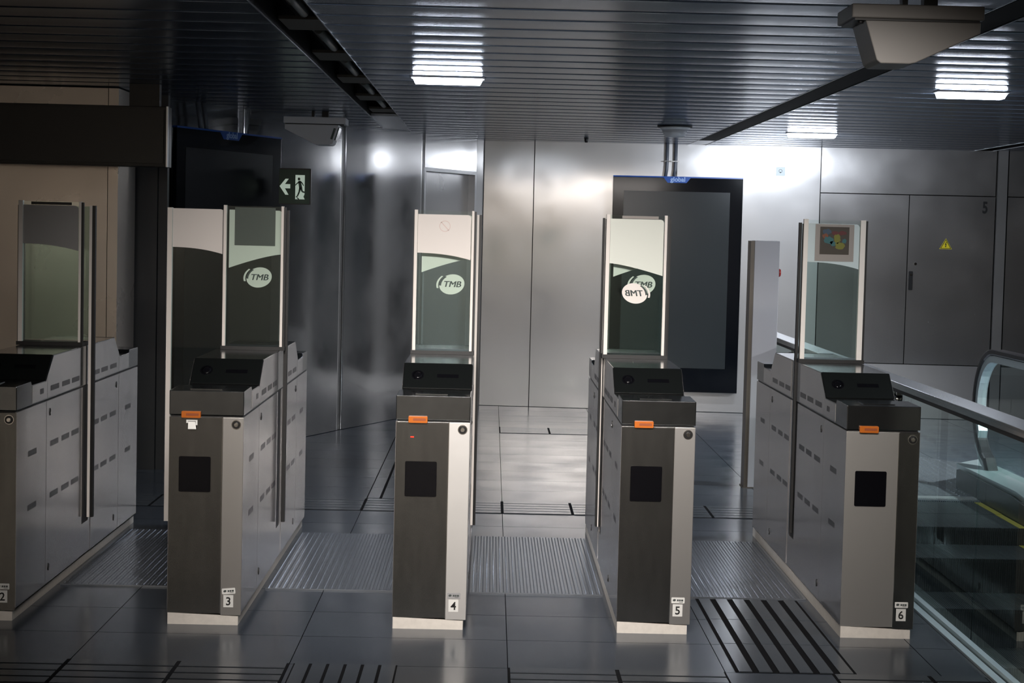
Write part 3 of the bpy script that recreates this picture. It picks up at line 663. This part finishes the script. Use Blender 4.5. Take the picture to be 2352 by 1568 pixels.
A = Vector((-2.165, 10.705)); Bp = Vector((-1.622, 11.862)); dd = (Bp-A)
t1 = display('tall black display screen on the left wall beside the exit sign, mostly dark', (A.x, A.y, 0), math.atan2(dd.y, dd.x), dd.length, .19, 2.262, False, .05, 'tvdark')
for x in (1.585, 1.662):
    bm = bmesh.new(); z1 = 2.16
    pts = [(x-.012, wy(x)-.03, z1-.01), (x-.002, wy(x)-.03, z1+.06), (x+.002, wy(x)-.03, z1+.15), (x, wy(x)-.03, CEIL)]
    bm_tube(bm, pts, .015); c = obj('cable', bm, 'cable'); tag(c, ('left' if x < 1.6 else 'right') + ' one of two grey cables dropping from ceiling to the right screen', 'cable', 'cables above the right screen')
    bm = bmesh.new(); bm_box(bm, x-.03, x+.034, wy(x)-.046, wy(x)-.001, 2.294, 2.302); obj('clamp', bm, 'chrome', c)
for dx, lr in ((.30, 'left'), (.37, 'right')):
    p = A+dd.normalized()*dx; bm = bmesh.new()
    n2 = Vector((dd.y, -dd.x)).normalized(); q = p+n2*.03
    bm_tube(bm, [(q.x, q.y, 2.25), (q.x-.01, q.y, 2.33), (q.x-.025, q.y-.02, CEIL)], .015); tag(obj('cable', bm, 'cable'), lr + ' one of two dark cables dropping from ceiling to the left screen', 'cable', 'cables above the left screen')

# ---------------------------------------------------------------- exit sign
t = thing('exit_sign', 'dark green exit sign with arrow and running figure beside the left screen', 'exit sign', (-1.4502, 11.65, 1.780), 0); t.scale = (.97, 1, .97)
bm = bmesh.new(); poly2(bm, rrect(-.117, .122, 0, .272, .008), 0, .05); obj('sign_frame', bm, 'exit_frame', t)
bm = bmesh.new(); poly2(bm, rrect(-.115, .112, .008, .262, .006), -.002, .003); pl = obj('sign_plate', bm, 'exit_green', t)
bm = bmesh.new(); poly2(bm, [(-.112, .136), (-.068, .192), (-.044, .192), (-.072, .152), (-.032, .152), (-.032, .120), (-.072, .120), (-.044, .072), (-.068, .072)], -.0034); obj('arrow', bm, 'exit_white', pl)
bm = bmesh.new(); poly2(bm, [(.006, .040), (.078, .040), (.068, .060), (.076, .078), (.076, .222), (.006, .222)], -.0034); dr = obj('doorway_symbol', bm, 'exit_white', pl)
bm = bmesh.new(); Y_ = -.0044
poly2(bm, ell(.033, .192, .0095, .0115, 0, 16), Y_)
for p, q, a, b in (((.036, .178), (.047, .122), .010, .012), ((.040, .172), (.020, .160), .005, .004), ((.020, .160), (.006, .144), .004, .003), ((.046, .172), (.058, .160), .005, .004), ((.058, .160), (.068, .142), .004, .003),
                   ((.043, .128), (.036, .095), .008, .006), ((.036, .095), (.022, .062), .006, .005), ((.049, .126), (.058, .098), .008, .006), ((.058, .098), (.082, .092), .006, .005), ((.022, .062), (.012, .056), .005, .004), ((.020, .052), (.034, .040), .004, .004)):
    p, q = Vector(p), Vector(q); d = (q-p).normalized(); n_ = Vector((-d.y, d.x))
    poly2(bm, [tuple(p+n_*a), tuple(p-n_*a), tuple(q-n_*b), tuple(q+n_*b)], Y_)
obj('running_figure', bm, 'exit_green', pl)
bm = bmesh.new(); bm_box(bm, .085, .088, -.0034, -.002, .052, .062); bm_box(bm, .092, .095, -.0034, -.002, .052, .062); obj('fine_print', bm, 'sensor', pl)
bm = bmesh.new(); bm_box(bm, -.11, .03, .05, .12, .08, .2); obj('wall_bracket', bm, 'exit_frame', t)

# ---------------------------------------------------------------- small signs on the back wall
t = thing('notice_sticker', 'small square grey notice with a ring symbol high on the bright wall', 'sticker', on_wall(2.620, 2.228, .002), WANG)
bm = bmesh.new(); poly2(bm, [(-.043, -.042), (.043, -.042), (.043, .042), (-.043, .042)], -.001); obj('card', bm, 'film_blue', t)
bm = bmesh.new()
for i in range(20):
    a0, a1 = 2*PI*i/20, 2*PI*(i+1)/20; poly2(bm, [(r*math.cos(a), r*math.sin(a)+.003) for r, a in ((.013, a0), (.016, a0), (.016, a1), (.013, a1))], -.0018)
poly2(bm, ell(0, -.010, .007, .005, 0, 10), -.0018); obj('ring_symbol', bm, 'ink', t)
t = thing('warning_sign', 'yellow triangular electric shock warning on the right steel door', 'warning sign', on_wall(4.128, 1.600, .0045), WANG)
tri = [(-.056, -.045), (.056, -.045), (0, .052)]
bm = bmesh.new(); poly2(bm, tri, -.001); obj('yellow_triangle', bm, 'yellow', t)
bm = bmesh.new(); o_ = [(-.050, -.041), (.050, -.041), (0, .046)]; i_ = [(-.041, -.036), (.041, -.036), (0, .036)]
for k in range(3): poly2(bm, [o_[k], o_[(k+1) % 3], i_[(k+1) % 3], i_[k]], -.0018)
obj('black_border', bm, 'ink', t)
bm = bmesh.new(); poly2(bm, [(.004, .022), (-.010, -.006), (-.001, -.004), (-.004, -.018), (-.009, -.016), (.001, -.031), (.006, -.013), (.002, -.015), (.008, .004), (.0, .003), (.010, .020)], -.0018); obj('bolt_symbol', bm, 'ink', t)
t = thing('door_number', 'black numeral 5 at the top corner of the right steel door', 'number', on_wall(4.466, 1.940, .0045), WANG)
text('numeral', '5', .145, 'ink', t, (0, -.001, 0), bold=.0045, sx=.68)

# ---------------------------------------------------------------- emergency stop pole
t = thing('stop_pole', 'pale grey square pole with a red button left of the glass guard', 'pole', (1.665, 10.2, 0), 0)
bm = bmesh.new(); bm_box(bm, .024, .185, 0, .13, .004, 1.600); obj('shaft', bm, 'pole', t, bevel=.003)
bm = bmesh.new(); bm_box(bm, .0, .0238, .004, .126, .004, 1.598); obj('side_channel', bm, 'pole_side', t)
bm = bmesh.new(); bm_box(bm, -.006, .19, -.006, .14, 0, .006); obj('foot_plate', bm, 'pole_side', t)
bm = bmesh.new(); bm_cyl(bm, (.185, .06, 1.395), (.192, .06, 1.395), .022, 20); bm_cyl(bm, (.192, .06, 1.395), (.205, .06, 1.395), .030, 24, .022); obj('button', bm, 'redbtn', t, label='red emergency button')

# ---------------------------------------------------------------- glass guard along the escalator void
t = thing('glass_guard', 'glass guard with flat steel handrail running past the rightmost gate', 'glass guard', (1.99, 5.2, 0), 0)
y0, y1 = 0, 6.35
bm = bmesh.new(); bm_box(bm, -.057, .057, y0, y1, .938, .950); obj('handrail', bm, 'rail_steel', t, bevel=.002)
bm = bmesh.new(); bm_box(bm, -.052, .052, y0, y1, .902, .937); obj('rail_channel', bm, 'rail_under', t)
bm = bmesh.new(); bm_box(bm, -.056, -.052, y0, y1, .920, .938); obj('rail_lip', bm, 'rail_steel', t)
for a, b in ((0, 1.08), (1.09, 2.38), (2.39, 3.68), (3.69, 4.98), (4.99, 6.34)):
    box('glass_panel', 'guard_glass', -.030, -.018, a, b, -.02, .915, t)
for y in (2.38, 4.98):
    for dy in (-.035, .045):
        bm = bmesh.new(); bm_cyl(bm, (-.056, y+dy, .865), (-.016, y+dy, .865), .020, 16); bm_box(bm, -.040, -.012, y+dy-.008, y+dy+.008, .865, .905); obj('glass_clamp', bm, 'chrome', t)
bm = bmesh.new(); bm_box(bm, -.100, -.066, 0, y1, 0, .012); bm_box(bm, -.060, -.031, 0, y1, 0, .028); obj('base_channel', bm, 'deck_alu', t, bevel=.002)
bm = bmesh.new(); bm_box(bm, -.066, -.060, 0, y1, 0, .004); obj('base_gap', bm, 'black', t)

# ---------------------------------------------------------------- escalator going down towards the viewer
SX0, SX1 = 2.10, 3.10
t = thing('escalator', 'escalator descending towards the viewer at the right, black handrail and studded landing', 'escalator', (0, 0, 0), 0)
path = [(9.84, -.004)]; steps = [(9.84, 9.42, -.004), (9.42, 8.98, -.006), (8.98, 8.58, -.105), (8.58, 8.18, -.290)]
yy, zz = 8.18, -.290
for k in range(7): steps.append((yy, yy-.40, zz-.20)); yy -= .40; zz -= .20
for (a, b, z) in steps:
    bm = bmesh.new(); bm_box(bm, SX0, SX1, b+.003, a, z-.02, z-.006)
    n_ = 84; p = (SX1-SX0)/n_
    for i in range(n_): bm_box(bm, SX0+i*p, SX0+i*p+p*.55, b, a, z-.006, z)
    st = obj('step', bm, 'step', t)
    if b < 9.0:
        bm = bmesh.new(); bm_box(bm, SX0, SX1, b+.004, b+.02, z-.24, z-.004)
        for i in range(n_): bm_box(bm, SX0+i*p, SX0+i*p+p*.55, b-.003, b+.006, z-.24, z-.001)
        obj('riser', bm, 'step_riser', st)
    bm = bmesh.new(); bm_box(bm, SX1-.045, SX1-.002, b, a, z, z+.0016); obj('yellow_edge', bm, 'step_yellow', st)
bm = bmesh.new(); bm_box(bm, SX0-.02, SX1+.005, 9.93, 10.02, -.02, .004)
for i in range(84): p = (SX1-SX0)/84; bm_prism(bm, [(SX0+i*p+p*.6, 9.93, .003), (SX0+i*p+p*.95, 9.93, .003), (SX0+i*p+p*.78, 9.84, .001)], (0, 0, -.006))
obj('comb', bm, 'comb', t)
lp = tread_plate('landing_plate', 2.02, 3.50, 10.03, 11.86, px=.055, py=.055, w=.018, l=.034, h=.004, base=.004, cutx=(3.13, 10.6, 11.56, 3.24))
for k_ in ('label', 'category', 'group'): del lp[k_]
lp.parent = t
def desc(o_, h_):   # a line that follows the steps, h_ above them
    P = [(10.35, .0), (9.3, .0), (8.95, -.03), (8.6, -.13), (8.2, -.30), (5.4, -1.70)]
    return [(o_, y, z+h_) for y, z in P]
for sx, nm in ((SX0-.004, 'l'), (SX1+.004, 'r')):
    s = -1 if nm == 'l' else 1
    bm = bmesh.new(); top = [(sx, y, z+.13) for _, y, z in desc(0, 0)]; bot = [(sx, y, z-.45) for _, y, z in desc(0, 0)]
    for i in range(len(top)-1):
        bm_prism(bm, [top[i], top[i+1], bot[i+1], bot[i]], (s*.01, 0, 0))
    obj('skirt', bm, 'skirt', t)
    if nm == 'r': bm = bmesh.new(); bm_prism(bm, [(sx+.012, 10.44, 0), (sx+.25, 10.64, 0), (sx+.25, 5.4, 0), (sx+.012, 5.4, 0)], (0, 0, .115)); obj('side_casing', bm, 'skirt', t)
    bm = bmesh.new(); D = desc(sx, .15); wdt = .085 if nm == 'l' else .12
    if nm == 'r': D = [(sx+.03, 10.50, .148)] + [(d[0]+.03, d[1], d[2]) for d in desc(sx, .155)[1:]]; wdt = .23
    for i in range(len(D)-1):
        a, b = Vector(D[i]), Vector(D[i+1])
        bm_prism(bm, [a, b, b+Vector((s*wdt, 0, .004)), a+Vector((s*wdt, .22 if nm == 'r' and i == 0 else 0, .004))], (0, 0, -.03))
    obj('deck', bm, 'deck_alu', t)
# right balustrade: glass, alloy rail and rubber handrail round the newel
hx = SX1+.165; P = []
R_ = .36; cy, cz = 10.14, .56
for i in range(17):
    a = math.radians(-75+i*165/16); P.append((hx, cy+R_*math.cos(a), cz+R_*math.sin(a)))
P = [(hx, 10.15, .12)] + P + [(hx, 9.3, .925), (hx, 8.95, .89), (hx, 8.6, .79), (hx, 8.2, .62), (hx, 5.4, -.78)]
bm = bmesh.new(); sweep(bm, P, [(-.040, -.018), (.040, -.018), (.040, .012), (.028, .020), (-.028, .020), (-.040, .012)], (1, 0, 0)); obj('handrail', bm, 'handrail_rubber', t, bevel=.004, label='black rubber handrail')
Q = []
for i, p in enumerate(P):
    d = (Vector(P[min(i+1, len(P)-1)])-Vector(P[max(i-1, 0)])).normalized(); n_ = Vector((1, 0, 0)).cross(d).normalized(); Q.append(tuple(Vector(p)-n_*.044 if n_.dot(Vector(p)-Vector((hx, 8, -3))) > 0 else Vector(p)+n_*.044))
bm = bmesh.new(); sweep(bm, Q, [(-.030, -.022), (.030, -.022), (.030, .022), (-.030, .022)], (1, 0, 0)); obj('rail_profile', bm, 'deck_alu', t)
bm = bmesh.new()
poly = [(hx-.004, q[1], q[2]) for q in Q]
low = [(hx-.004, y, z) for _, y, z in desc(0, .17)][::-1]
bm_prism(bm, poly+low, (.008, 0, 0)); obj('balustrade_glass', bm, 'guard_glass', t)
# pit under the steps
bm = bmesh.new()
bm_box(bm, VX0-.05, VX0, VY0, VY1, -3, -.005); bm_box(bm, VX1, VX1+.05, VY0, VY1, -3, -.005)
bm_box(bm, VX0-.05, VX1+.05, VY0-.05, VY0, -3, -.005); bm_box(bm, VX0-.05, VX1+.05, VY1, VY1+.05, -3, -.13); bm_box(bm, VX0, VX1, VY0, VY1, -3.05, -3)
struct('wall_pit', bm, 'pit')
# floor fill between deck and void edge
bm = bmesh.new(); bm_box(bm, SX1+.24, VX1, VY0, VY1, -.05, 0); bm_box(bm, SX1+.02, VX1, 9.0, 9.86, -.05, -.002); struct('trim_13', bm, 'floor')
